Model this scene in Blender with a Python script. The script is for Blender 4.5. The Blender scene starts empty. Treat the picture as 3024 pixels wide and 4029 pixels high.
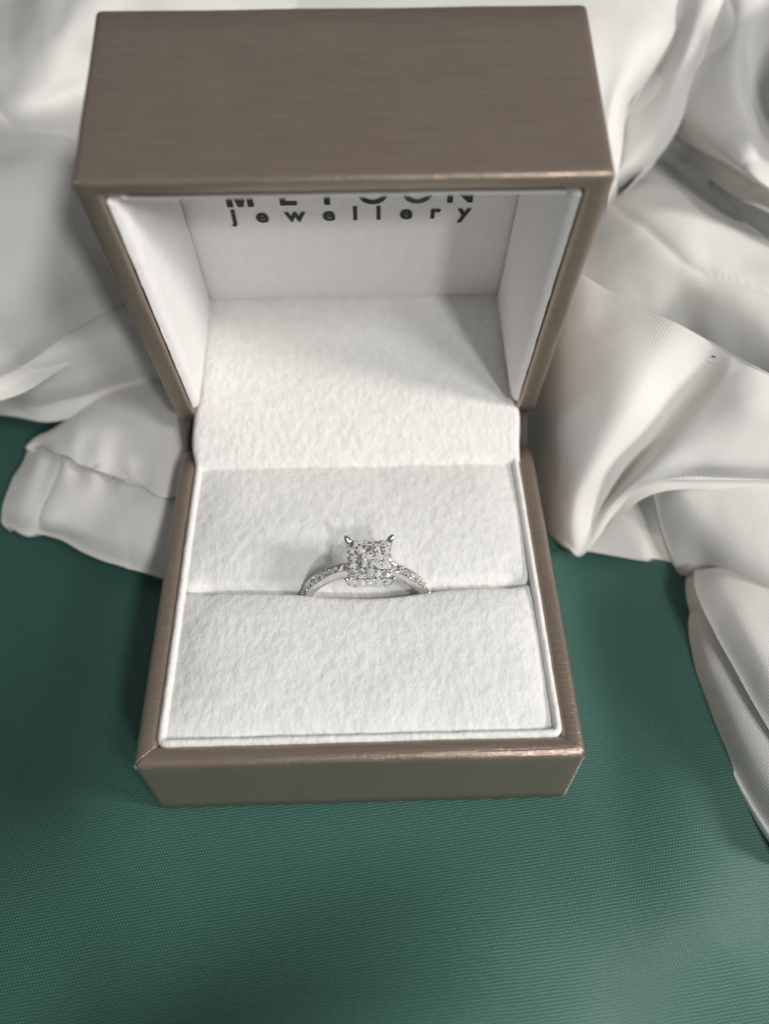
import bpy, bmesh, math, random
from mathutils import Vector, Matrix, Euler, noise

random.seed(7)
MM = 0.001                      # everything is laid out in millimetres and built in metres
SC = bpy.context.scene
COL = SC.collection

# ------------------------------------------------------------------ camera
CAM = Vector((2.108, -39.694, 124.57))
ROT = (0.644416, 0.000737, -0.027807)
FPX = 3277.7                    # focal length in pixels of a 3024 wide picture
cd = bpy.data.cameras.new('camera')
cam = bpy.data.objects.new('camera', cd); COL.objects.link(cam)
cam.location = CAM * MM; cam.rotation_euler = ROT
cd.sensor_fit = 'HORIZONTAL'; cd.sensor_width = 36.0; cd.lens = 36.0 * FPX / 3024.0
cd.clip_start = 0.005; cd.clip_end = 20.0
cd.dof.use_dof = True; cd.dof.focus_distance = 0.120; cd.dof.aperture_fstop = 15.0
SC.camera = cam

# ------------------------------------------------------------------ room light
wd = bpy.data.worlds.new('World'); SC.world = wd; wd.use_nodes = True
bg = wd.node_tree.nodes['Background']
bg.inputs['Color'].default_value = (0.97, 0.985, 1.0, 1); bg.inputs['Strength'].default_value = 0.155

def area(name, pos, target, size, power, color):
    d = bpy.data.lights.new(name, 'AREA'); d.shape = 'DISK'; d.size = size; d.energy = power; d.color = color
    o = bpy.data.objects.new(name, d); COL.objects.link(o)
    o.location = Vector(pos) * MM
    o.rotation_euler = (Vector(target) - Vector(pos)).to_track_quat('-Z', 'Y').to_euler()
    return o
area('ceiling_lamp', (300, -345, 620), (0, 30, 20), 0.11, 1.48, (1.0, 0.985, 0.94))
area('bedside_lamp', (490, -140, 290), (0, 30, 20), 0.12, 2.15, (1.0, 0.965, 0.93))
area('window_light', (190, -400, 420), (0, 60, 30), 0.05, 1.12, (1.0, 0.98, 0.98))

vs = SC.view_settings
vs.view_transform = 'Standard'; vs.look = 'None'; vs.exposure = 0.0; vs.gamma = 1.0
vs.use_curve_mapping = False

# ------------------------------------------------------------------ helpers
RM = Euler(ROT, 'XYZ').to_matrix()
K = 3024.0 / 1660.0
def at(px, py, z):
    """the point at height z on the line of sight through a spot of the photograph (1660 wide); used to survey the cloth"""
    d = RM @ Vector(((px * K - 1512) / FPX, -(py * K - 2014.5) / FPX, -1.0))
    return CAM + d * ((z - CAM.z) / d.z)

def tag(o, label=None, cat=None, kind=None, group=None):
    if label: o['label'] = label
    if cat: o['category'] = cat
    if kind: o['kind'] = kind
    if group: o['group'] = group
    return o

def obj(name, verts, faces, mat, parent=None, smooth=True, uvs=None):
    me = bpy.data.meshes.new(name)
    me.from_pydata([Vector(v) * MM for v in verts], [], faces)
    if mat: me.materials.append(mat)
    if smooth: me.polygons.foreach_set('use_smooth', [True] * len(me.polygons))
    if uvs:
        ul = me.uv_layers.new(name='UVMap')
        for lp in me.loops: ul.data[lp.index].uv = uvs[lp.vertex_index]
    me.update()
    o = bpy.data.objects.new(name, me); COL.objects.link(o)
    if parent: o.parent = parent
    return o

def empty(name, loc=(0, 0, 0)):
    o = bpy.data.objects.new(name, None); COL.objects.link(o); o.location = Vector(loc) * MM
    o.empty_display_size = 0.01
    return o

def catmull(P, f):
    n = len(P) - 1; t = f * n; i = min(int(t), n - 1); f = t - i
    p1, p2 = P[i], P[i + 1]
    p0 = P[i - 1] if i else p1 * 2 - p2; p3 = P[i + 2] if i + 2 <= n else p2 * 2 - p1
    return .5 * ((2 * p1) + (p2 - p0) * f + (2 * p0 - 5 * p1 + 4 * p2 - p3) * f * f + (3 * p1 - p0 - 3 * p2 + p3) * f ** 3)

# ------------------------------------------------------------------ materials
class N:
    def __init__(s, name):
        s.m = bpy.data.materials.new(name); s.m.use_nodes = True
        s.t = s.m.node_tree; s.p = s.t.nodes['Principled BSDF']
    def n(s, typ, **kw):
        x = s.t.nodes.new(typ)
        for k, v in kw.items():
            if k in x.inputs: x.inputs[k].default_value = v
            else: setattr(x, k, v)
        return x
    def l(s, a, b): s.t.links.new(a, b)
    def math(s, op, a, b=None, c=None):
        x = s.t.nodes.new('ShaderNodeMath'); x.operation = op
        for i, v in enumerate((a, b, c)):
            if v is None: continue
            if isinstance(v, (int, float)): x.inputs[i].default_value = v
            else: s.l(v, x.inputs[i])
        return x.outputs[0]
    def mapped(s, out, scale):
        m = s.n('ShaderNodeMapping'); m.inputs['Scale'].default_value = scale
        s.l(out, m.inputs['Vector']); return m.outputs[0]
    def noise(s, vec, scale, detail=2, rough=.5):
        x = s.n('ShaderNodeTexNoise', Scale=scale, Detail=detail, Roughness=rough)
        s.l(vec, x.inputs['Vector']); return x.outputs['Fac']
    def ramp(s, fac, stops):
        r = s.n('ShaderNodeValToRGB'); e = r.color_ramp.elements
        while len(e) < len(stops): e.new(0.5)
        for i, (p, c) in enumerate(stops):
            e[i].position = p; e[i].color = (*c, 1) if len(c) == 3 else c
        s.l(fac, r.inputs[0]); return r.outputs[0]
    def mixc(s, fac, a, b):
        x = s.n('ShaderNodeMix', data_type='RGBA')
        for i, v in ((0, fac), (6, a), (7, b)):
            if isinstance(v, (int, float)): x.inputs[i].default_value = v
            elif isinstance(v, tuple): x.inputs[i].default_value = (*v, 1)
            else: s.l(v, x.inputs[i])
        return x.outputs[2]
    def bump(s, h, dist, strength=1.0, normal=None):
        b = s.n('ShaderNodeBump', Strength=strength, Distance=dist)
        s.l(h, b.inputs['Height'])
        if normal: s.l(normal, b.inputs['Normal'])
        return b.outputs[0]
    def set(s, **kw):
        for k, v in kw.items():
            i = s.p.inputs[k.replace('_', ' ')]
            if isinstance(v, tuple): i.default_value = (*v, 1) if len(v) == 3 else v
            elif isinstance(v, (int, float)): i.default_value = v
            else: s.l(v, i)
        return s

def mat_brown():
    s = N('bronze_satin_paper'); tc = s.n('ShaderNodeTexCoord'); oc = tc.outputs['Object']
    fine = s.noise(s.mapped(oc, (170, 3600, 3600)), 1.0, 3, .6)
    mid = s.noise(s.mapped(oc, (60, 1500, 1500)), 1.0, 2, .5)
    blot = s.noise(oc, 160, 3, .5)
    mix = s.math('ADD', s.math('MULTIPLY', fine, .8), s.math('MULTIPLY', mid, .2))
    c = s.ramp(mix, [(.25, (.275, .217, .174)), (.52, (.32, .254, .205)), (.8, (.38, .305, .248))])
    c = s.mixc(s.ramp(blot, [(.4, (0, 0, 0)), (.75, (.35, .35, .35))]), c, (.36, .295, .23))
    s.set(Base_Color=c, Metallic=.6, Roughness=.31, Normal=s.bump(s.noise(oc, 1500, 3, .6), .00007, .6, s.bump(mix, .00013, .9)))
    s.set(Specular_IOR_Level=.45)
    return s.m

def mat_wear():
    s = N('worn_grey_board'); tc = s.n('ShaderNodeTexCoord')
    f = s.noise(tc.outputs['Object'], 1500, 3, .6)
    s.set(Base_Color=s.ramp(f, [(.3, (.25, .21, .18)), (.65, (.62, .60, .58))]), Roughness=.9)
    return s.m

def mat_velvet(name, nap, tint=(.80, .80, .77), var=1.0):
    """short white nap; nap = strength of the pressed, mottled relief"""
    s = N(name); tc = s.n('ShaderNodeTexCoord'); oc = tc.outputs['Object']
    warp = s.noise(oc, 300, 2)
    big = s.noise(s.mapped(oc, (820, 560, 600)), 1.0, 2, .5)
    small = s.noise(oc, 3800, 2, .6)
    b = s.bump(big, .0007, nap); b = s.bump(small, .0002, .3, b)
    c = s.ramp(big, [(.3, tuple(t * (1 - .11 * var) for t in tint)), (.62, tuple(min(1, t * (1 + .05 * var)) for t in tint))])
    s.set(Base_Color=c, Roughness=.95, Normal=b, Sheen_Weight=.25, Sheen_Roughness=.4, Specular_IOR_Level=.1)
    return s.m

def mat_weave(name, pitch, base, dark, depth, sheen, twill, rough=.8, spec=.15, light=None, lowfreq=None):
    """woven thread relief in the cloth's own coordinates (UV in millimetres)"""
    s = N(name); uv = s.n('ShaderNodeUVMap').outputs[0]; sep = s.n('ShaderNodeSeparateXYZ')
    wob = s.n('ShaderNodeTexNoise', Scale=.35, Detail=2); s.l(uv, wob.inputs['Vector'])
    wv = s.n('ShaderNodeVectorMath', operation='SCALE'); s.l(wob.outputs['Color'], wv.inputs[0]); wv.inputs['Scale'].default_value = pitch * .8
    ad = s.n('ShaderNodeVectorMath', operation='ADD'); s.l(uv, ad.inputs[0]); s.l(wv.outputs[0], ad.inputs[1])
    s.l(ad.outputs[0], sep.inputs[0]); u, v = sep.outputs[0], sep.outputs[1]
    k = 2 * math.pi / pitch
    if twill:
        a = s.math('SINE', s.math('MULTIPLY', s.math('ADD', u, s.math('MULTIPLY', v, .5)), k))
        b = s.math('SINE', s.math('MULTIPLY', v, k))
    else:
        a = s.math('SINE', s.math('MULTIPLY', u, k)); b = s.math('SINE', s.math('MULTIPLY', v, k))
    h = s.math('MULTIPLY', s.math('ADD', a, 1), s.math('ADD', b, 1))       # 0..4, dots where threads rise
    h = s.math('MULTIPLY', h, .25)
    irr = s.noise(s.mapped(uv, (1.6, 2.4, 1)), 1.0, 4, .75)
    h2 = s.math('MULTIPLY', h, s.math('ADD', s.math('MULTIPLY', irr, 2.6), -.35))
    c = s.ramp(h2, [(0.0, dark), (.35, base), (.95, light or base)])
    s.set(Base_Color=c, Roughness=rough, Normal=s.bump(h2, depth, 1.0), Sheen_Weight=sheen, Sheen_Roughness=.35, Specular_IOR_Level=spec)
    return s.m

M = {}
M['brown'] = mat_brown()
M['wear'] = mat_wear()
M['cushion'] = mat_velvet('white_velvet_cushion', .36, (.82, .82, .795), .45)
M['lining'] = mat_velvet('white_velvet_lining', .12, (.84, .81, .803), .25)
M['flap'] = mat_velvet('white_velvet_flap', .5, (.82, .82, .79), .45)
M['green'] = mat_weave('green_satin_cotton', .42, (.045, .132, .107), (.032, .100, .080), .00007, .15, True, .45, .4, (.10, .235, .195))
M['white'] = mat_weave('white_cotton_weave', .38, (.81, .80, .775), (.73, .72, .69), .00005, .1, False, .95, .0, (.85, .835, .80))
s = N('black_print'); s.set(Base_Color=(.012, .012, .013), Roughness=.6); M['print'] = s.m
s = N('grey_print'); s.set(Base_Color=(.06, .06, .06), Roughness=.6); M['print2'] = s.m
s = N('shaded_hinge'); s.set(Base_Color=(.06, .05, .04), Roughness=.6); M['dark'] = s.m
s = N('white_gold'); s.set(Base_Color=(.80, .79, .77), Metallic=1.0, Roughness=.11); M['gold'] = s.m
s = N('cut_diamond')       # every facet is an island of its own; sparkle is painted as random facet tones
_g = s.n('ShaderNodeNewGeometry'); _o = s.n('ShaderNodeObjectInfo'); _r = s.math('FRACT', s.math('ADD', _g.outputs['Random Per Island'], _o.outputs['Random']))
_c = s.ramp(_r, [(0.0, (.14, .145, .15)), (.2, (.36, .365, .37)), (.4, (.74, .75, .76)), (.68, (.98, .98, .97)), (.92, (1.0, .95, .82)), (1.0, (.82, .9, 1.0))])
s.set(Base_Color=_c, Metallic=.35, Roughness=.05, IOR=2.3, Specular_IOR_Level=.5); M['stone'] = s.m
s = N('cotton_thread'); s.set(Base_Color=(.74, .73, .68), Roughness=.9); M['thread'] = s.m
s = N('lint'); s.set(Base_Color=(.03, .03, .04), Roughness=.9); M['lint'] = s.m

# ------------------------------------------------------------------ the green sheet
def G(x, y, cx, cy, sx, sy, a=0):
    c, s_ = math.cos(math.radians(a)), math.sin(math.radians(a))
    dx, dy = x - cx, y - cy
    u, v = dx * c + dy * s_, -dx * s_ + dy * c
    return math.exp(-.5 * ((u / sx) ** 2 + (v / sy) ** 2))
def sm(a, b, t):
    t = max(0, min(1, (t - a) / (b - a))); return t * t * (3 - 2 * t)
def sheet_z(x, y):
    z = -0.15
    # the mattress gives under the box; the sheet rises and rolls around it
    far = sm(2, 26, max(abs(x) - 32, -y - 2, 0) if y < 60 else max(abs(x) - 32, 0))
    z += far * 0.8 * noise.noise(Vector((x * .03, y * .03, 3.1)))
    r_ = sm(0, 10, x - 31)
    z += -26.0 * G(x, y, -95, 22, 30, 22, 6) * sm(0, 26, -30.5 - x)          # falls away left of the box
    z += 23.0 * G(x, y, -12, -60, 17, 25, -8) * sm(4, 32, -y)                   # swell towards the front
    z += -14.0 * G(x, y, 60, -44, 22, 17, 15) * sm(0, 24, max(x - 31, -2 - y)) # slope towards the light
    z += 2.0 * G(x, y, 12, -30, 9, 20, 20) * sm(4, 20, -y)
    z += -1.8 * G(x, y, 36, 22, 7, 30, 6) * r_
    z += 2.2 * G(x, y, 50, 14, 9, 34, -8) * r_
    z += 1.1 * far * noise.noise(Vector((x * .07 + y * .03, y * .05 - x * .02, 5.5)))
    return z
def build_sheet():
    xs = []; x = -330.0
    def axis(lo, hi, f0, f1, fine, coarse):
        out = [lo]; 
        while out[-1] < hi:
            out.append(out[-1] + (fine if f0 <= out[-1] <= f1 else coarse))
        return out
    xs = axis(-420, 420, -85, 110, 1.0, 8.0); ys = axis(-300, 560, -50, 120, 1.0, 8.0)
    V = []; UV = []; F = []
    for j, y in enumerate(ys):
        for i, x in enumerate(xs):
            V.append((x, y, sheet_z(x, y))); a = math.radians(7)
            UV.append((x * math.cos(a) + y * math.sin(a), -x * math.sin(a) + y * math.cos(a)))
    nx = len(xs)
    for j in range(len(ys) - 1):
        for i in range(nx - 1):
            a = j * nx + i; F.append((a, a + 1, a + 1 + nx, a + nx))
    o = obj('bed_sheet', V, F, M['green'], uvs=UV)
    tag(o, 'green woven bed sheet under the ring box', 'bed sheet', 'structure')
build_sheet()

# ------------------------------------------------------------------ ring box
W, D, HB, HL, TH = 60.0, 56.7, 17.34, 27.45, 1.31496
PIV = Vector((0, D + 3.014, HB + .829))
box = tag(empty('ring_box', (0, D / 2, 0)), 'open bronze satin ring box lined with white velvet on the green sheet', 'ring box')
box_off = Vector((0, D / 2, 0))
CT, ST = math.cos(TH), math.sin(TH)
def LID(x, y, z):
    """lid coordinates (y from hinge to lip, z from rim to top) in the open position"""
    return Vector((x, PIV.y - y * CT + z * ST, PIV.z + y * ST + z * CT)) - box_off
def BASE(x, y, z): return Vector((x, y, z)) - box_off

def shell(name, fn, W, D, H, t, rim, mat, parent, groove=0.0, y_flip=False, flat=1.0, rc=.9, rise=None, front=1.0):
    """rounded-rectangle walls with a half-round rim; corners carry a fine mitre crease"""
    prof = [(0.35, 0), (0, .35)] + [(0, H * k / 6) for k in range(1, 6)]
    prof += [(0, H - rim)]
    for k in range(1, 13):
        a = math.pi * k / 12
        ca_ = math.cos(a); prof.append((t / 2 - t / 2 * math.copysign(abs(ca_) ** flat, ca_), H - rim + rim * math.sin(a) ** flat))
    prof += [(t, H * .5), (t, .8)]
    V = []; F = []; ring_n = None
    for (n, h) in prof:
        loop = []
        r = max(rc - n * .5, .25)
        x1, y0, y1 = W / 2 - n, n * front, D - n
        cs = [(-x1 + r, y0 + r, 180), (x1 - r, y0 + r, 270), (x1 - r, y1 - r, 0), (-x1 + r, y1 - r, 90)]
        for ci, (cx, cy, a0) in enumerate(cs):
            for k in range(7):
                a = math.radians(a0 + 15 * k); rr = r; hh = h
                if groove and H - rim - .01 <= h and 0 < n < t and k == 3: hh = h - groove
                loop.append((cx + rr * math.cos(a), cy + rr * math.sin(a), hh))
            # points along the straight run so that the wrapped paper can be uneven
            nx_ = cs[(ci + 1) % 4]; a = math.radians(a0 + 90)
            p0 = (cx + r * math.cos(a), cy + r * math.sin(a)); an = math.radians(nx_[2]); p1 = (nx_[0] + r * math.cos(an), nx_[1] + r * math.sin(an))
            for k in range(1, 24):
                f = k / 24; loop.append((p0[0] + (p1[0] - p0[0]) * f, p0[1] + (p1[1] - p0[1]) * f, h))
        b = len(V)
        for (x, y, z) in loop:
            w = .10 * noise.noise(Vector((x * .09, y * .09, z * .09))) + .04 * noise.noise(Vector((x * .5, y * .5, z * .5)))
            if rise and z > H - rim - .01: z += rise(x, y)
            p = Vector((x, y, z))
            V.append((x + w, y + w * .8, z + (w if h > 1 else 0)))
        n_ = len(loop)
        if b:
            for i in range(n_):
                j = (i + 1) % n_; F.append((b - n_ + i, b - n_ + j, b + j, b + i))
    n_ = len(loop)
    F.append(tuple(reversed(range(n_))))
    if y_flip: V = [(x, D - y, z) for x, y, z in V]; F = [tuple(reversed(f)) for f in F]
    V = [fn(*v) for v in V]
    return obj(name, V, F, mat, parent)

def rise_base(x, y):       # the rim drops away towards the hinge
    return -1.6 * sm(D - 5, D - .3, y)
base = shell('base_shell', BASE, W, D, HB, 3.0, 1.2, M['brown'], box, .28, flat=.85, rise=rise_base)
def lid_fn(x, y, z):       # shell z=0 is the lid's top, rim at z=H: turn over
    return LID(x, y, HL - z)
lid = shell('lid_shell', lambda x, y, z: LID(x, y, HL - z), W + .9, D, HL, 3.3, .95, M['brown'], box, .15, y_flip=True, flat=.62, rc=1.1, front=.72,
            rise=lambda x, y: -1.0 * sm(D - 4, D - .5, y))

def grid(name, fn, nu, nv, mat, parent, both=None):
    V = []; F = []
    for j in range(nv + 1):
        for i in range(nu + 1): V.append(fn(i / nu, j / nv))
    for j in range(nv):
        for i in range(nu):
            a = j * (nu + 1) + i; F.append((a, a + 1, a + nu + 2, a + nu + 1))
    return obj(name, V, F, mat, parent)

# worn corner of the base: frayed grey board along the right front edge
def worn(name, x, y, z0, z1, w, parent, fn):
    V = []; F = []; n = 26
    for k in range(n + 1):
        z = z0 + (z1 - z0) * k / n; r = w * (.35 + .65 * abs(noise.noise(Vector((z * .9, x, 2))))) + .05
        for a in range(6):
            t = 2 * math.pi * a / 6; V.append(fn(x + r * math.cos(t), y + r * math.sin(t), z))
    for k in range(n):
        for a in range(6):
            b = (a + 1) % 6; F.append((k * 6 + a, k * 6 + b, k * 6 + 6 + b, k * 6 + 6 + a))
    return obj(name, V, F, M['wear'], parent)
worn('worn_edge', W / 2 - .28, .34, .3, HB - 1.0, .33, base, BASE)
worn('worn_edge', -W / 2 + .3, .3, HB - 1.6, HB - .6, .25, base, BASE)
# frayed nick on the lid's corner
worn('worn_edge', -W / 2 + .35, D - .5, .2, 2.2, .40, lid, lambda x, y, z: LID(x, y, z))

# base lining: wrapped border strip, then two cushion rolls with the slit between
IX, Y0, Y1 = 27.2, 2.75, 51.2
def tube_loop(path, r, seg, closed):
    V = []; F = []; n = len(path)
    for k, p in enumerate(path):
        a = path[k - 1] if (k or closed) else path[0]; b = path[(k + 1) % n] if (k < n - 1 or closed) else path[-1]
        t = (Vector(b) - Vector(a)).normalized(); up = Vector((0, 0, 1)); s_ = t.cross(up).normalized()
        for q in range(seg):
            an = 2 * math.pi * q / seg
            V.append(Vector(p) + s_ * (r[0] * math.cos(an)) + up * (r[1] * math.sin(an)))
    m = n if closed else n - 1
    for k in range(m):
        for q in range(seg):
            a, b = k * seg + q, k * seg + (q + 1) % seg; k2 = (k + 1) % n
            F.append((a, b, k2 * seg + (q + 1) % seg, k2 * seg + q))
    return V, F
BW = 1.05
path = []
def corner(cx, cy, r, a0): return [(cx + r * math.cos(math.radians(a0 + 15 * k)), cy + r * math.sin(math.radians(a0 + 15 * k))) for k in range(7)]
xa, ya, yb = IX - BW / 2, Y0 + BW / 2, Y1 + .6
pts = [(-xa, yb)] + [(-xa, yb - (yb - ya - 1) * k / 60) for k in range(1, 60)] + corner(-xa + .8, ya + .8, .8, 180) \
    + [(-xa + .8 + (2 * xa - 1.6) * k / 60, ya) for k in range(1, 60)] + corner(xa - .8, ya + .8, .8, 270) + [(xa, ya + 1 + (yb - ya - 1) * k / 60) for k in range(1, 61)]
pz = [BASE(x + .05 * noise.noise(Vector((x, y, 0)) * .7), y + .05 * noise.noise(Vector((x, y, 5)) * .7), HB - .75 + .12 * noise.noise(Vector((x, y, 9)) * .3)) for x, y in pts]
V, F = tube_loop(pz, (BW / 2 + .08, .95), 12, False)
obj('border_strip', V, F, M['cushion'], box)

CX, CY0, CY1, SLIT = IX - BW + .25, Y0 + BW - .25, Y1 + .5, 27.0
def slit_y(x):          # the slit bows towards the front where the ring spreads it
    return SLIT + .5 - 1.5 * math.exp(-((x - 1) / 12.0) ** 2) + .25 * noise.noise(Vector((x * .12, 1, 1)))
def pad(front):
    def fn(u, v):
        x = (u * 2 - 1) * CX
        ys = slit_y(x)
        open_ = 1.15 * math.exp(-((x - 1) / 10.5) ** 4)
        a, b = (CY0, ys - .08 - open_ * .25) if front else (ys + .08 + open_, CY1)
        y = a + (b - a) * v
        d_out = (y - CY0) if front else (CY1 - y)
        d_s = (b - y) if front else (y - a)
        dx = CX - abs(x)
        z = HB - .75 + 1.7 * (1 - math.exp(-dx / 3.2)) * (1 - math.exp(-d_out / (3.4 if front else 6.0)))
        roll = 2.6 if front else 3.8
        sl = .25 + .75 * sm(.3, 4, dx); z -= (1.35 if front else 1.7) * math.exp(-d_s / roll) * sl
        if d_s < 1.4: z -= 2.6 * sl * (1 - math.sqrt(max(0, 1 - (1 - d_s / 1.4) ** 2)))
        if d_out < .4 : z -= .3 * (1 - d_out / .4)
        if dx < .4: z -= .3 * (1 - dx / .4)
        if not front:
            z -= 1.1 * math.exp(-((x - 1) / 10.0) ** 2 - (d_s / 6.0) ** 2)      # hollow behind the ring
        z += .22 * noise.noise(Vector((x * .13, y * .13, 4))) + .05 * noise.noise(Vector((x * .8, y * .5, 7)))
        return BASE(x, y, z)
    def fn2(u, v):
        # extra rows fold down into the slit
        if front and v > .94: p = fn(u, 1); return p + Vector((0, -.25 * (v - .94) / .06, -6 * (v - .94) / .06))
        if (not front) and v < .06: p = fn(u, 0); return p + Vector((0, .25 * (.06 - v) / .06, -6 * (.06 - v) / .06))
        vv = v / .94 if front else (v - .06) / .94
        return fn(u, vv)
    return grid('cushion', fn2, 110, 64, M['cushion'], box)
pad(True); pad(False)

# hinge flap: velvet that leaves the back of the base and lines the lid's back wall
def flap():
    prof = [BASE(0, Y1 - .5, HB - 1.2), BASE(0, Y1 + .5, HB + .5), BASE(0, Y1 + 2.6, HB + 1.9), BASE(0, 56.3, HB + 3.3), LID(0, 3.9, 2.0), LID(0, 3.9, 8), LID(0, 3.9, 15), LID(0, 3.9, 20), LID(0, 3.9, 23.9)]
    P = [Vector((p.y, p.z)) for p in prof]
    def cr(t):
        n = len(P) - 1; i = min(int(t * n), n - 1); f = t * n - i
        p0, p1, p2, p3 = P[max(i - 1, 0)], P[i], P[i + 1], P[min(i + 2, n)]
        return .5 * ((2 * p1) + (p2 - p0) * f + (2 * p0 - 5 * p1 + 4 * p2 - p3) * f * f + (3 * p1 - p0 - 3 * p2 + p3) * f ** 3)
    def fn(u, v):
        q = cr(v); x = (u * 2 - 1)
        hw = 27.3 + .35 * sm(.1, .35, v) * (1 - sm(.40, .55, v)) - .5 * sm(.45, .6, v)
        n_ = .12 * noise.noise(Vector((x * 4, v * 6, 2)))
        edge = -.35 * sm(.97, 1.0, abs(x))
        return Vector((x * hw + .12 * math.sin(v * 17), q.x, q.y + n_ + edge))
    o = grid('hinge_flap', fn, 90, 70, M['flap'], box)
    md = o.modifiers.new('thick', 'SOLIDIFY'); md.thickness = .0005; md.offset = -1
flap()
# hinge strip behind the flap, coloured dark to stand for shade in the gap
def strip():
    P = [BASE(0, D - .6, HB - 3.2), BASE(0, D + .9, HB - 1.4), (BASE(0, D + 1.8, HB) + LID(0, .8, 1.2)) / 2 + Vector((0, .5, 0)), LID(0, .9, 1.6), LID(0, .6, 4.5)]
    def fn(u, v):
        x = (u * 2 - 1) * 29.75; q = catmull([p.copy() for p in P], v); return Vector((x, q.y, q.z))
    grid('hinge_strip', fn, 8, 16, M['dark'], box)
strip()

# lid lining: padded boards
def board(name, p00, p10, p11, p01, th, mat, parent, bulge=.3, r=.8):
    """velvet wrapped board: four corners (counter-clockwise seen from its face), thickness th"""
    c = [Vector(q) for q in (p00, p10, p11, p01)]
    nrm = (c[1] - c[0]).cross(c[3] - c[0]).normalized()
    lu = ((c[1] - c[0]).length + (c[2] - c[3]).length) / 2; lv = ((c[3] - c[0]).length + (c[2] - c[1]).length) / 2
    nu, nv = max(12, int(lu / .7)), max(12, int(lv / .7))
    def ease(n, L):
        out = [0, .12 * r / L, .3 * r / L, .6 * r / L, r / L]
        k = n - 8
        mid = [r / L + (1 - 2 * r / L) * i / max(k, 1) for i in range(1, max(k, 1))]
        return out + mid + [1 - q for q in reversed(out)]
    us, vs_ = ease(nu, lu), ease(nv, lv)
    V = []; F = []
    for v in vs_:
        for u in us:
            p = (c[0] * (1 - u) + c[1] * u) * (1 - v) + (c[3] * (1 - u) + c[2] * u) * v
            d = min(u * lu, (1 - u) * lu, v * lv, (1 - v) * lv)
            k = 1 if d >= r else math.sqrt(max(0, 1 - (1 - d / r) ** 2))
            h = -th + (th) * k + bulge * math.sin(math.pi * u) * math.sin(math.pi * v) + .07 * noise.noise(p * .4) + .05 * noise.noise(p * 1.7)
            V.append(p + nrm * h)
    n = len(us)
    for j in range(len(vs_) - 1):
        for i in range(n - 1):
            a = j * n + i; F.append((a, a + 1, a + n + 1, a + n))
    # back
    b = len(V)
    return obj(name, V, F, mat, parent)
LX = 25.75; ZB = 23.4; LD = D - 3.0
# back board (inside of the lid's top) facing the opening
back = board('lining_panel', LID(-LX - .6, 3.6, ZB), LID(LX + .6, 3.6, ZB), LID(LX + .6, LD - .4, ZB), LID(-LX - .6, LD - .4, ZB), .8, M['lining'], lid, 0.1)
# left and right boards, ending in a round end just above the flap
board('lining_panel', LID(-LX, 6.2, .1), LID(-LX + .2, 3.4, ZB), LID(-LX + .2, LD - .1, ZB), LID(-LX, LD - .1, .1), 1.3, M['lining'], lid, .4, 1.7)
board('lining_panel', LID(LX - .2, 3.4, ZB), LID(LX, 6.2, .1), LID(LX, LD - .1, .1), LID(LX - .2, LD - .1, ZB), 1.3, M['lining'], lid, .4, 1.7)
# front board behind the lip
board('lining_panel', LID(LX - .6, LD - .25, -.1), LID(-LX + .6, LD - .25, -.1), LID(-LX + .6, LD - .25, ZB), LID(LX - .6, LD - .25, ZB), .9, M['lining'], lid, .15, .9)

# printed lettering on the back board
def letter(ch, size, px, py, mat, parent, bold=.0, sx=1.0):
    """one printed character whose baseline centre sits at (px, py) on the back board, in lid coordinates"""
    cu = bpy.data.curves.new('letter', 'FONT'); cu.body = ch; cu.size = 1; cu.align_x = 'CENTER'; cu.offset = bold; cu.resolution_u = 4
    t = bpy.data.objects.new('tmp_letter', cu); COL.objects.link(t)
    dg = bpy.context.evaluated_depsgraph_get()
    me = bpy.data.meshes.new_from_object(t.evaluated_get(dg))
    bpy.data.objects.remove(t); bpy.data.curves.remove(cu)
    for v in me.vertices:
        q = LID(px + v.co.x * size * sx, py + v.co.y * size, ZB - .16)
        v.co = q * MM
    me.materials.clear(); me.materials.append(mat)
    o = bpy.data.objects.new('letter', me); COL.objects.link(o); o.parent = parent
    return o
for ch, (x, y) in zip('jewellery', ((-18.23, 24.19), (-13.89, 24.1), (-8.71, 24.2), (-3.47, 24.25), (0.68, 24.3), (4.32, 24.3), (8.62, 24.35), (13.15, 24.36), (17.75, 24.36))):
    letter(ch, 4.1, x, y - .25, M['print'], back, .034)
for ch, x, m in zip('ETOON', (-9.6, -3.55, 3.47, 10.3, 16.85), ('print', 'print', 'print', 'print2', 'print')):
    letter(ch, 6.0, x, 27.55, M[m], back, .03, .95)
def letter_m(x0, y0, w, h, t):      # heavy capital whose middle stroke reaches the base line
    P = [(0, 0), (t, 0), (t, h * .62), (w / 2 - t * .45, 0), (w / 2 + t * .45, 0), (w - t, h * .62), (w - t, 0), (w, 0), (w, h), (w - t * 1.1, h), (w / 2, h * .42), (t * 1.1, h), (0, h)]
    V = [LID(x0 + a, y0 + b, ZB - .16) for a, b in P]
    obj('letter', V, [(0, 1, 2, 11, 12), (2, 3, 10, 11), (3, 4, 10), (4, 5, 9, 10), (5, 6, 7, 8, 9)], M['print'], back, smooth=False)
letter_m(-18.9, 27.2, 4.1, 4.4, .95)

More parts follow.
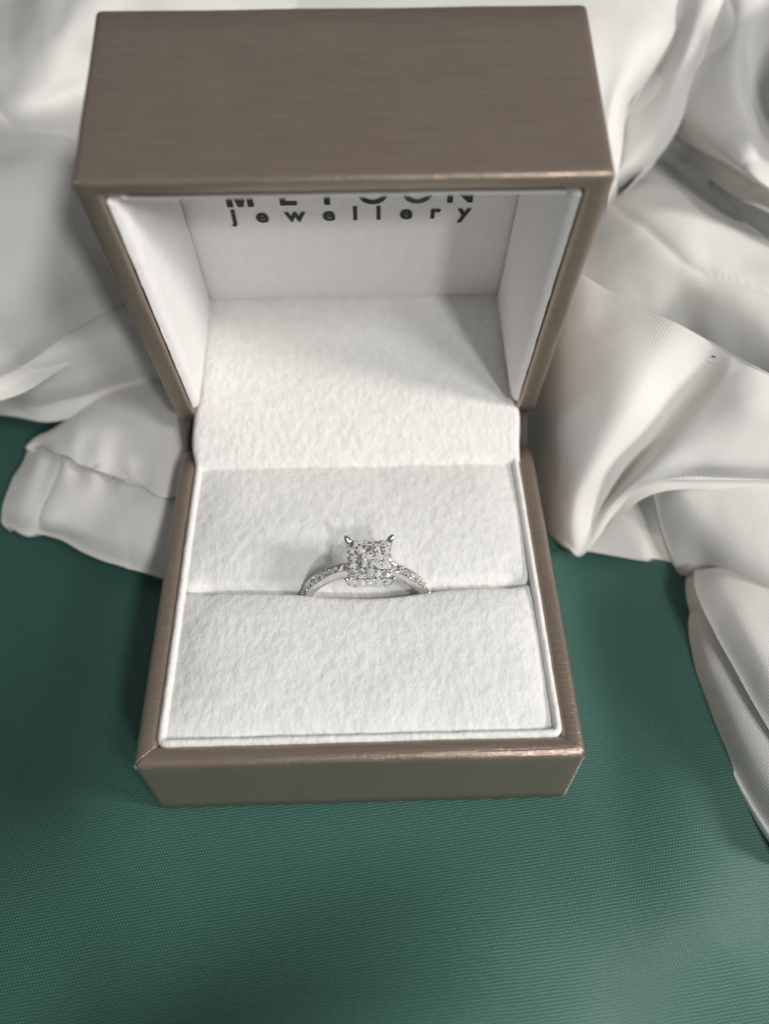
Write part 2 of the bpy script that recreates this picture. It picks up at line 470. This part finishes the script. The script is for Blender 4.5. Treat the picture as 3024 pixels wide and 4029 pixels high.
# ------------------------------------------------------------------ ring
RC = Vector((1.0, 27.0, 12.5)); RO, RI = 10.15, 8.85
ring = tag(empty('diamond_ring', (RC.x, RC.y, RC.z - RO)), 'white gold ring with square diamond cluster standing in the cushion slit', 'ring')
ro = Vector((RC.x, RC.y, RC.z - RO))
def RP(x, y, z): return Vector((x, y, z)) - ro
def band():
    n = 128; V = []; F = []; S = 10
    for k in range(n):
        a = 2 * math.pi * k / n                      # 0 = top
        dtop = abs(((a + math.pi) % (2 * math.pi)) - math.pi)
        near = math.exp(-(dtop / .75) ** 2)
        w = .74 + .36 * sm(.3, 1.2, dtop)   # half width
        outer = RO + .55 * math.exp(-((dtop - .35) / .28) ** 2); inner = RI - .1 * near
        sec = [(-w, inner + .15), (-w * .8, inner), (w * .8, inner), (w, inner + .15), (w, outer - .18), (w * .9, outer), (w * .72, outer - .10), (-w * .72, outer - .10), (-w * .9, outer), (-w, outer - .18)]
        for (yy, r) in sec:
            V.append(RP(RC.x + r * math.sin(a), RC.y + yy, RC.z + r * math.cos(a)))
    for k in range(n):
        k2 = (k + 1) % n
        for q in range(S):
            q2 = (q + 1) % S; F.append((k * S + q, k2 * S + q, k2 * S + q2, k * S + q2))
    o = obj('band', V, F, M['gold'], ring)
    md = o.modifiers.new('edge', 'BEVEL'); md.width = .00006; md.segments = 2; md.limit_method = 'ANGLE'
    o.data.polygons.foreach_set('use_smooth', [True] * len(o.data.polygons))
    return o
bnd = band()

def brilliant_mesh():
    V = []; F = []
    def ringv(r, z, off, n=8): 
        b = len(V)
        for k in range(n): V.append((r * math.cos(2 * math.pi * (k + off) / n), r * math.sin(2 * math.pi * (k + off) / n), z))
        return b
    t = ringv(.21, .17, .5); c = ringv(.42, .09, 0); g = ringv(.5, .0, .5); V.append((0, 0, -.4)); p = len(V) - 1
    F.append(tuple(t + k for k in range(8)))
    for k in range(8):
        k1 = (k + 1) % 8
        F.append((t + k, c + k1, t + k1)); F.append((t + k, c + k, c + k1)) if False else F.append((c + k, c + k1, t + k))
        F.append((g + k, c + k1, c + k)); F.append((g + k, g + k1, c + k1)); F.append((p, g + k1, g + k))
    V2 = []; F2 = []
    for f in F:
        F2.append(tuple(range(len(V2), len(V2) + len(f)))); V2 += [V[i] for i in f]
    me = bpy.data.meshes.new('stone'); me.from_pydata([Vector(v) * MM for v in V2], [], F2); me.materials.append(M['stone']); me.update()
    return me
SM = brilliant_mesh()
def stone(loc, nrm, d, parent=ring, name='stone'):
    o = bpy.data.objects.new(name, SM); COL.objects.link(o); o.parent = parent
    q = Vector(nrm).normalized().to_track_quat('Z', 'Y')
    tilt = Euler((random.uniform(-.34, .34), random.uniform(-.34, .34), random.uniform(0, 6.3))).to_quaternion()
    o.rotation_euler = (q @ tilt).to_euler(); o.location = Vector(loc) * MM; o.scale = (d, d, d)
    return o
def bead_mesh():
    bm = bmesh.new(); bmesh.ops.create_icosphere(bm, subdivisions=2, radius=.5 * MM); me = bpy.data.meshes.new('bead'); bm.to_mesh(me); bm.free()
    me.materials.append(M['gold']); me.polygons.foreach_set('use_smooth', [True] * len(me.polygons)); return me
BM_ = bead_mesh()
def bead(loc, d, parent=ring):
    o = bpy.data.objects.new('bead', BM_); COL.objects.link(o); o.parent = parent; o.location = Vector(loc) * MM; o.scale = (d, d, d * .9)
    return o

# shoulders: a row of small stones between the two raised edges
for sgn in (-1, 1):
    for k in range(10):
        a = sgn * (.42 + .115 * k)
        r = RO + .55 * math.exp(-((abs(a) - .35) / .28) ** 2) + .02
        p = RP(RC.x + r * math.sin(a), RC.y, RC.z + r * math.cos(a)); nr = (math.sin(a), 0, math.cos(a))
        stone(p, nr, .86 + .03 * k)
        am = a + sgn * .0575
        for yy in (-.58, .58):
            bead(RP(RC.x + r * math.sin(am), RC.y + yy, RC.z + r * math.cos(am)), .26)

# head: square basket, side rows, cluster on top and four claws
HX, HY, HZ = 1.72, 27.0, 24.6
HS, HD = 1.0, 1.08       # head a little deeper than wide
def head():
    V = []; F = []
    prof = [(2.3, -3.4), (2.55, -3.2), (2.5, -2.7), (2.75, -1.7), (3.0, -1.3), (3.15, -.6), (3.05, -.25), (2.7, -.1)]
    for (h, z) in prof:
        r = .35
        for ci, (sx, sy, a0) in enumerate(((-1, -1, 180), (1, -1, 270), (1, 1, 0), (-1, 1, 90))):
            for k in range(4):
                a = math.radians(a0 + 30 * k); V.append(RP(HX + (sx * (h - r) + r * math.cos(a)) * HS, HY + (sy * (h - r) + r * math.sin(a)) * HD, HZ + z))
    n = 16
    for j in range(len(prof) - 1):
        for i in range(n):
            F.append((j * n + i, j * n + (i + 1) % n, (j + 1) * n + (i + 1) % n, (j + 1) * n + i))
    F.append(tuple((len(prof) - 1) * n + i for i in range(n)))
    return obj('setting', V, F, M['gold'], ring, smooth=False)
hd = head()
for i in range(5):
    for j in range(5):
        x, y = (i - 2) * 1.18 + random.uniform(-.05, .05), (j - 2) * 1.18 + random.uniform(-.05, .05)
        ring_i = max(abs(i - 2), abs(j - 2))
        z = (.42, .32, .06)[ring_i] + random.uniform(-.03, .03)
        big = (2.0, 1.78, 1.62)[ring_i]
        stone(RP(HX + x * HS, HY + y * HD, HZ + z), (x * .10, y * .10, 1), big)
for i in range(6):
    for j in range(6):
        x, y = (i - 2.5) * 1.18, (j - 2.5) * 1.18
        if abs(i - 2.5) > 2 and abs(j - 2.5) > 2: continue
        edge = max(abs(i - 2.5), abs(j - 2.5)) > 2
        bead(RP(HX + x * HS + random.uniform(-.1, .1), HY + y * HD + random.uniform(-.1, .1), HZ + (.2 if edge else .42)), random.uniform(.2, .32))
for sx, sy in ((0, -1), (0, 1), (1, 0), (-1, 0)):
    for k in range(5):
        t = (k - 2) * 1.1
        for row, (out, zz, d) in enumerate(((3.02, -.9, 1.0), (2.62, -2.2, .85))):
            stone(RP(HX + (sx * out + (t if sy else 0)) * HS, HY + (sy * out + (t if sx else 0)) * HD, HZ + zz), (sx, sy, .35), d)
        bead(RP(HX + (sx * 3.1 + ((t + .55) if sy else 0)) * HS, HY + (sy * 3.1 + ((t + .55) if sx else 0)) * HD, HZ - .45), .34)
def claw(sx, sy):
    P = [(2.2, -3.3, .40), (2.65, -1.8, .55), (2.88, -.4, .66), (3.08, .15, .54), (3.25, .42, .44), (3.34, .6, .32), (3.36, .7, .14)]
    V = []; F = []; S = 8
    for (h, z, r) in P:
        for q in range(S):
            a = 2 * math.pi * q / S; V.append(RP(HX + sx * h * HS + r * math.cos(a), HY + sy * h * HD + r * math.sin(a), HZ + z))
    for j in range(len(P) - 1):
        for q in range(S): F.append((j * S + q, j * S + (q + 1) % S, (j + 1) * S + (q + 1) % S, (j + 1) * S + q))
    F.append(tuple((len(P) - 1) * S + q for q in range(S)))
    obj('claw', V, F, M['gold'], ring)
for sx in (-1, 1):
    for sy in (-1, 1): claw(sx, sy)

# ------------------------------------------------------------------ white bed linen
linen = tag(empty('bed_linen', (60, 80, 0)), 'crumpled white cotton bed linen heaped behind and beside the ring box', 'bed linen')
lo = Vector((60, 80, 0))
def tuck_row(E, P, r, floor=-1.0):
    """rows that carry a cloth edge round and back under itself"""
    o = []
    prev = []
    for e, p in zip(E, P):
        d = e - p; d.z = 0; d = d.normalized() if d.length > 1e-6 else Vector((0, 0, 0)); prev.append(d)
    for (out, down) in ((.55, .45), (.6, 1.1), (.1, 1.9), (-1.5, 2.4)):
        o.append([Vector((e.x + d.x * out * r, e.y + d.y * out * r, max(e.z - down * r, floor))) for e, d in zip(E, prev)])
    return o
def cloth(name, rows, tucks='', r=1.4, wrinkle=.35, seed=0, du=.9, uv0=(0, 0), ang=0, crease=1.3, mat=None):
    """rows: surveyed points (px, py, height); tucks: sides that roll under (t b l r)"""
    R_ = [[at(*p) if not isinstance(p, Vector) else p for p in row] for row in rows]
    if 'b' in tucks: R_ += tuck_row(R_[-1], R_[-2], r)
    if 't' in tucks: R_ = list(reversed(tuck_row(R_[0], R_[1], r))) + R_
    def cols(R_): return [list(c) for c in zip(*R_)]
    if 'l' in tucks: C = cols(R_); C = list(reversed(tuck_row(C[0], C[1], r))) + C; R_ = cols(C)
    if 'r' in tucks: C = cols(R_); C += tuck_row(C[-1], C[-2], r); R_ = cols(C)
    nr, nc = len(R_), len(R_[0])
    NU, NV = (nc - 1) * 18, (nr - 1) * 18
    # interpolate columns first then rows
    dense = []
    tmp = [[catmull(row, i / NU) for i in range(NU + 1)] for row in R_]
    for j in range(NV + 1):
        dense.append([catmull([tmp[k][i] for k in range(nr)], j / NV) for i in range(NU + 1)])
    V = []; F = []; UV = []
    su = [[0.0] * (NU + 1) for _ in range(NV + 1)]
    jm, im = NV // 2, NU // 2
    cu = [0.0]
    for i in range(NU): cu.append(cu[-1] + sum((dense[j][i + 1] - dense[j][i]).length for j in (NV // 4, jm, 3 * NV // 4)) / 3)
    cv = [0.0]
    for j in range(NV): cv.append(cv[-1] + sum((dense[j + 1][i] - dense[j][i]).length for i in (NU // 4, im, 3 * NU // 4)) / 3)
    ca, sa = math.cos(math.radians(ang)), math.sin(math.radians(ang))
    for j in range(NV + 1):
        for i in range(NU + 1):
            p = dense[j][i]
            a = dense[j][min(i + 1, NU)] - dense[j][max(i - 1, 0)]; b = dense[min(j + 1, NV)][i] - dense[max(j - 1, 0)][i]
            n = a.cross(b); n = n.normalized() if n.length > 1e-9 else Vector((0, 0, 1))
            q = Vector((p.x, p.y, p.z + seed * 31.7))
            w = wrinkle * (noise.noise(q * .055) * 1.6 + noise.noise(Vector((q.x * .16, q.y * .09, q.z * .1))) * .55 + noise.noise(Vector((q.x * .11 - q.y * .05, q.y * .16 + q.x * .04, q.z * .1 + 7))) * .5 + noise.noise(q * .3) * .16)
            cr_ = 1 - abs(noise.noise(Vector((q.x * .045 + q.y * .02, q.y * .03 - q.x * .015, 3.3 + seed)))) * 2.2
            w += crease * max(0, cr_) ** 7 * (.5 + noise.noise(q * .03))
            V.append(p + n * w - lo)
            u, v = cu[i], cv[j]; UV.append((u * ca + v * sa, -u * sa + v * ca))
    for j in range(NV):
        for i in range(NU):
            a = j * (NU + 1) + i; F.append((a, a + 1, a + NU + 2, a + NU + 1))
    o = obj(name, V, F, mat or M['white'], linen, uvs=UV)
    return o

# lower cloth that everything lies on, seen in the pockets and along the top
def under():
    V = []; F = []; UV = []; nx, ny = 90, 70
    for j in range(ny + 1):
        for i in range(nx + 1):
            x = -230 + 520 * i / nx; y = 84 + 420 * j / ny
            z = 4 + 30 * sm(165, 240, y) + 10 * noise.noise(Vector((x * .012, y * .012, 8))) * sm(165, 240, y) + 1.5 * noise.noise(Vector((x * .05, y * .05, 8)))
            z += 22 * sm(200, 330, y)
            V.append(Vector((x, y, z)) - lo); UV.append((x, y))
    for j in range(ny):
        for i in range(nx):
            a = j * (nx + 1) + i; F.append((a, a + 1, a + nx + 2, a + nx + 1))
    obj('undersheet', V, F, M['white'], linen, uvs=UV)
under()

# --- right of the box
cloth('fold', [   # C3/C4 far right, behind, heaping up outside the frame
    [(1440, -60, 54), (1520, -60, 57), (1600, -40, 59), (1690, -30, 59), (1800, -30, 61), (1900, -30, 66), (2150, -30, 30)],
    [(1430, 60, 50), (1510, 70, 53.5), (1587, 80, 56), (1630, 90, 54), (1770, 90, 57), (1880, 80, 63), (2120, 90, 20)],
    [(1420, 170, 46), (1500, 180, 50), (1588, 185, 53), (1640, 190, 50.5), (1760, 190, 53), (1880, 190, 58), (2090, 220, 8)],
    [(1430, 250, 42), (1510, 262, 47), (1612, 265, 50), (1665, 275, 47.5), (1770, 300, 48), (1890, 320, 50), (2070, 360, 5)],
    [(1440, 278, 38), (1535, 330, 44), (1604, 369, 47), (1670, 405, 46), (1780, 470, 40), (1920, 540, 34), (2060, 620, 4)],
    [(1455, 292, 33), (1545, 345, 39), (1612, 382, 42), (1678, 418, 41), (1790, 485, 30), (1940, 580, 22), (2080, 650, 2)]], 'b', 1.2, .4, 1, ang=20)
cloth('fold', [   # C5 strip in the pocket
    [(1530, 330, 24), (1580, 350, 30), (1640, 390, 32), (1760, 450, 34), (1920, 540, 36)],
    [(1536, 352, 24), (1580, 390, 30), (1640, 436, 31), (1760, 510, 32), (1930, 600, 34)],
    [(1545, 395, 12), (1575, 435, 15), (1630, 490, 16), (1760, 580, 17), (1930, 690, 20)]], 'l', 1.2, .3, 2)
cloth('fold', [   # C2
    [(1400, -60, 58), (1480, -60, 59), (1545, -60, 60), (1605, -60, 58)],
    [(1380, 80, 53.5), (1440, 85, 53.5), (1492, 88, 56), (1532, 88, 54)],
    [(1350, 165, 49.5), (1400, 168, 49.5), (1460, 168, 51.5), (1497, 166, 50)],
    [(1335, 250, 46), (1375, 250, 46.5), (1428, 255, 47), (1462, 263, 45.5)],
    [(1310, 330, 40), (1345, 335, 42), (1385, 325, 43), (1411, 335, 41.5)],
    [(1290, 410, 35), (1312, 405, 36), (1340, 394, 36.5), (1364, 387, 36)],
    [(1270, 470, 20), (1300, 462, 20), (1335, 450, 20), (1370, 430, 20)]], 'r', 1.3, .35, 3, ang=-30)
cloth('fold', [   # C1 bright fold next to the lid
    [(1160, -60, 62), (1300, -60, 62), (1400, -60, 61), (1466, -60, 59)],
    [(1170, 55, 59), (1300, 57, 58.5), (1390, 58, 58), (1453, 58, 56)],
    [(1180, 135, 56), (1300, 138, 55), (1360, 140, 54.5), (1407, 141, 52.5)],
    [(1190, 215, 52), (1290, 215, 51), (1330, 213, 51), (1362, 213, 49)],
    [(1200, 300, 47), (1285, 300, 46.5), (1318, 295, 46.5), (1346, 292, 45)],
    [(1200, 400, 41), (1270, 395, 41), (1305, 390, 41), (1330, 385, 39.5)],
    [(1190, 480, 22), (1265, 460, 22), (1300, 455, 22), (1330, 450, 22)]], 'r', 1.3, .35, 4, ang=15)
cloth('fold', [   # D broad smooth fold
    [(1230, 410, 26), (1310, 392, 31), (1395, 338, 32), (1480, 382, 33), (1550, 442, 32), (1606, 480, 31), (1740, 575, 30), (1920, 690, 30)],
    [(1220, 470, 28), (1310, 450, 33), (1395, 405, 36), (1475, 430, 37), (1540, 480, 36), (1606, 530, 35), (1740, 620, 34), (1920, 730, 33)],
    [(1215, 550, 27), (1310, 540, 32), (1395, 540, 35), (1475, 560, 36), (1545, 600, 35), (1620, 650, 34), (1740, 710, 33), (1920, 800, 32)],
    [(1210, 640, 22), (1310, 660, 26), (1400, 690, 26), (1480, 720, 25), (1550, 760, 25), (1630, 800, 25), (1740, 840, 27), (1920, 900, 26)],
    [(1210, 720, 14), (1310, 740, 14), (1400, 770, 14), (1480, 800, 14), (1550, 840, 14), (1630, 880, 14), (1740, 910, 14), (1920, 960, 14)]], 't', 2.0, .45, 5, ang=35)
cloth('fold', [   # H floor of the hollow under the front fold
    [(1200, 1050, 1.5), (1300, 1040, 4), (1380, 1010, 6), (1470, 1010, 7), (1560, 1060, 6)],
    [(1215, 1120, 1.5), (1300, 1120, 4), (1370, 1110, 5), (1450, 1110, 6), (1550, 1150, 5)],
    [(1230, 1180, .8), (1300, 1190, 1.5), (1365, 1200, 1.6), (1430, 1212, 1.5), (1510, 1255, 1.2)]], 'b', .5, .3, 6)
cloth('fold', [   # F second fold on the right
    [(1412, 1000, 13), (1460, 1000, 15), (1530, 1000, 16), (1600, 1000, 17), (1740, 1000, 18)],
    [(1422, 1070, 11.5), (1470, 1065, 14.5), (1540, 1065, 16), (1610, 1075, 17), (1740, 1090, 18)],
    [(1438, 1140, 8.5), (1490, 1130, 12.5), (1555, 1140, 14.5), (1625, 1160, 15.5), (1740, 1190, 16)],
    [(1458, 1195, 6), (1510, 1185, 9.5), (1570, 1205, 12), (1640, 1240, 13), (1740, 1285, 14)],
    [(1478, 1226, 4), (1525, 1222, 6.5), (1580, 1245, 8.5), (1640, 1278, 9.5), (1740, 1335, 10)]], 'bl', 1.2, .3, 7, ang=10)
cloth('fold', [   # G1 lowest fold against the green sheet
    [(1496, 1205, 2), (1520, 1210, 5), (1550, 1215, 7), (1600, 1230, 8)],
    [(1481, 1270, 2), (1505, 1275, 5), (1535, 1280, 6.5), (1590, 1290, 7)],
    [(1480, 1350, 2), (1512, 1350, 5.5), (1550, 1345, 7), (1620, 1345, 7)],
    [(1496, 1435, 2), (1535, 1430, 6), (1580, 1420, 7.5), (1650, 1410, 7.5)],
    [(1532, 1530, 2), (1575, 1520, 6.5), (1620, 1505, 8), (1690, 1490, 8)],
    [(1582, 1640, 2), (1625, 1625, 6.5), (1670, 1610, 8), (1740, 1590, 8)],
    [(1642, 1750, 2), (1690, 1735, 6.5), (1740, 1715, 8), (1800, 1690, 8)],
    [(1720, 1860, 2), (1770, 1840, 6.5), (1820, 1820, 8), (1880, 1790, 8)]], 'l', 1.6, .35, 8, ang=-15)
cloth('fold', [   # G2 overlapping fold
    [(1500, 1225, 7), (1560, 1225, 9), (1640, 1240, 10), (1760, 1270, 11)],
    [(1512, 1280, 8.5), (1570, 1275, 11), (1650, 1280, 12), (1760, 1300, 12)],
    [(1552, 1365, 9.5), (1605, 1350, 12.5), (1670, 1345, 13), (1770, 1350, 13)],
    [(1605, 1460, 10), (1650, 1440, 13), (1710, 1425, 13.5), (1790, 1420, 13)],
    [(1668, 1570, 10.5), (1710, 1550, 13), (1770, 1530, 13.5), (1840, 1510, 13)],
    [(1760, 1700, 10.5), (1800, 1680, 13), (1850, 1660, 13.5), (1900, 1640, 13)]], 'l', .9, .35, 9, ang=-15)
front_fold = cloth('fold', [   # E large front fold
    [(1180, 580, 20), (1222, 592, 30), (1320, 640, 33), (1440, 698, 35), (1540, 746, 34), (1590, 772, 34), (1645, 800, 34), (1740, 850, 32)],
    [(1160, 730, 15), (1200, 730, 26), (1290, 745, 31), (1400, 780, 32.5), (1490, 830, 28.5), (1550, 842, 31), (1620, 870, 32), (1740, 905, 31)],
    [(1142, 860, 9), (1180, 860, 19), (1250, 870, 25), (1350, 890, 27.5), (1415, 932, 22), (1490, 925, 26.5), (1590, 940, 28), (1740, 960, 28)],
    [(1138, 970, 4), (1166, 970, 11.5), (1220, 970, 18), (1292, 985, 21), (1345, 1032, 15), (1412, 1005, 22), (1540, 1000, 24), (1740, 1005, 25)],
    [(1150, 1060, 2), (1168, 1060, 6), (1200, 1075, 11), (1243, 1085, 13.5), (1284, 1115, 8.5), (1345, 1070, 15), (1490, 1022, 21), (1740, 1028, 23)],
    [(1166, 1112, .5), (1180, 1124, 2.5), (1200, 1152, 4), (1227, 1173, 4.5), (1262, 1187, 4), (1335, 1098, 10.5), (1430, 1036, 17), (1740, 1042, 20)]], 'bt', .9, .35, 10, ang=4)

# --- left of the box
cloth('fold', [   # A2 roll in shadow
    [(-120, 720, 20), (0, 700, 24), (110, 680, 26), (220, 650, 26), (330, 620, 25), (420, 600, 22)],
    [(-120, 790, 20), (0, 790, 24), (95, 770, 26), (200, 730, 26), (310, 700, 25), (410, 690, 22)],
    [(-120, 835, 14), (0, 838, 17), (85, 840, 18), (180, 815, 19), (300, 775, 19), (410, 770, 17)],
    [(-120, 848, 8), (5, 856, 11), (78, 872, 12), (170, 852, 13), (290, 818, 13), (410, 815, 12)]], 'b', 1.5, .3, 11, ang=25)
cloth('fold', [   # A1 big fold beside the lid
    [(-120, -60, 55), (20, -60, 58), (150, -60, 62), (280, -60, 63), (640, -60, 58)],
    [(-120, 90, 51), (10, 80, 54), (110, 70, 57), (230, 60, 57), (620, 40, 54)],
    [(-120, 210, 48), (0, 200, 50), (110, 175, 51.5), (220, 150, 50), (400, 150, 44)],
    [(-120, 300, 47), (0, 275, 48), (90, 245, 48), (200, 215, 47), (370, 210, 42)],
    [(-120, 400, 49), (0, 370, 50), (110, 340, 49), (220, 320, 46), (370, 310, 40)],
    [(-120, 530, 45), (0, 500, 46), (110, 460, 46), (230, 430, 42), (370, 430, 36)],
    [(-120, 680, 40), (0, 650, 40), (95, 600, 40), (200, 560, 38), (350, 540, 32)],
    [(-120, 800, 31), (5, 770, 31), (90, 712, 32), (190, 650, 31), (330, 600, 28)],
    [(-120, 850, 26), (5, 810, 26), (104, 750, 27), (200, 688, 27), (320, 636, 26)]], 'b', 1.5, .4, 12, ang=12)
cloth('fold', [   # B upper flap of the hem
    [(150, 905, 6), (160, 890, 7), (175, 876, 8), (200, 858, 9), (225, 845, 10), (250, 834, 10), (280, 826, 10.6), (310, 819, 11), (345, 812, 11), (380, 806, 11), (430, 800, 11)],
    [(110, 930, 7), (130, 920, 8.6), (150, 910, 10), (175, 900, 11.2), (205, 892, 12), (240, 885, 12.5), (275, 882, 12.8), (310, 881, 13), (345, 880, 12.9), (385, 880, 12.6), (430, 880, 12)],
    [(80, 945, 7), (108, 944, 8.6), (134, 948, 9.8), (162, 950, 11), (190, 952, 11.4), (220, 955, 12), (253, 960, 12), (286, 964, 12.3), (320, 968, 12.1), (360, 974, 11.8), (420, 978, 11)],
    [(62, 962, 6.5), (92, 957, 7.6), (120, 972, 9), (150, 982, 10), (175, 1001, 10), (205, 1010, 10.8), (240, 1022, 10.6), (275, 1036, 11.2), (310, 1044, 10.8), (345, 1063, 11), (410, 1066, 10)]], 'btl', .5, .25, 13, ang=-20)
hem = cloth('hem', [    # B hem band
    [(66, 962, 4), (92, 960, 5.4), (120, 962, 6), (150, 972, 7.2), (180, 984, 7.2), (210, 990, 8.2), (243, 1003, 7.9), (276, 1014, 8.7), (310, 1025, 8.3), (360, 1040, 8.6), (410, 1050, 8)],
    [(52, 998, 4.5), (82, 990, 6.6), (112, 990, 7.2), (142, 1000, 8.6), (172, 1010, 8.3), (202, 1020, 9.4), (235, 1030, 8.9), (268, 1040, 9.7), (302, 1050, 9.2), (352, 1066, 9.6), (402, 1078, 9)],
    [(30, 1036, 4.6), (66, 1036, 6.8), (98, 1040, 7.6), (130, 1050, 8.5), (160, 1060, 8.9), (192, 1070, 9.2), (225, 1080, 9.2), (258, 1090, 9.3), (294, 1100, 9.2), (344, 1116, 9.1), (396, 1130, 8.8)],
    [(10, 1090, 3.6), (44, 1098, 5.2), (76, 1108, 5.9), (108, 1118, 6.4), (140, 1128, 6.6), (172, 1140, 6.7), (206, 1150, 6.7), (240, 1160, 6.7), (276, 1170, 6.6), (330, 1188, 6.3), (386, 1205, 6)],
    [(6, 1118, 2), (34, 1138, 2.3), (58, 1150, 2.5), (82, 1148, 2.7), (112, 1154, 2.9), (146, 1166, 3), (182, 1186, 3), (222, 1202, 3), (264, 1215, 3), (320, 1232, 3), (380, 1250, 3)]], 'bl', .7, .3, 14, ang=-22, crease=.3)
# stitches and puckers beside the seam, laid on the hem's surface
from mathutils.bvhtree import BVHTree
def surface(o):
    me = o.data
    return BVHTree.FromPolygons([(v.co / MM) + lo for v in me.vertices], [tuple(p.vertices) for p in me.polygons])
def on(tree, px, py):
    d = (at(px, py, 0) - CAM).normalized(); h = tree.ray_cast(CAM, d)
    return (h[0], h[1] if h[1].z > 0 else -h[1]) if h[0] else (at(px, py, 9), Vector((0, 0, 1)))
HT = surface(hem)
def stitches():
    n = 22
    for k in range(n):
        t = k / n; px, py = 112 + 250 * t, 978 + 95 * t + 3 * math.sin(t * 14)
        a, na = on(HT, px, py); b, nb = on(HT, px + 8.0, py + 3.2); d = (b - a)
        side = d.cross(na).normalized(); V = []; F = []
        for j in range(5):
            u = j / 4; c = a + d * u + na * (.17 * math.sin(math.pi * u) + .02)
            for q in range(6):
                an = math.pi / 3 * q; V.append(c + side * (.3 * math.cos(an)) + na * (.2 * math.sin(an)) - lo)
        for j in range(4):
            for q in range(6): F.append((j * 6 + q, j * 6 + (q + 1) % 6, j * 6 + 6 + (q + 1) % 6, j * 6 + 6 + q))
        obj('stitch', V, F, M['thread'], linen)
stitches()
# one dark speck of lint on the large fold
p, pn = on(surface(front_fold), 1541, 771)
V = [Vector((x, y - .3 * x, z)) + p for x in (-.3, .3) for y in (-.1, .1) for z in (-.05, .14)]
lint = obj('lint_speck', V, [(0, 1, 3, 2), (4, 6, 7, 5), (0, 4, 5, 1), (2, 3, 7, 6), (0, 2, 6, 4), (1, 5, 7, 3)], M['lint'])
tag(lint, 'tiny dark speck of lint on the white cloth to the right', 'lint')
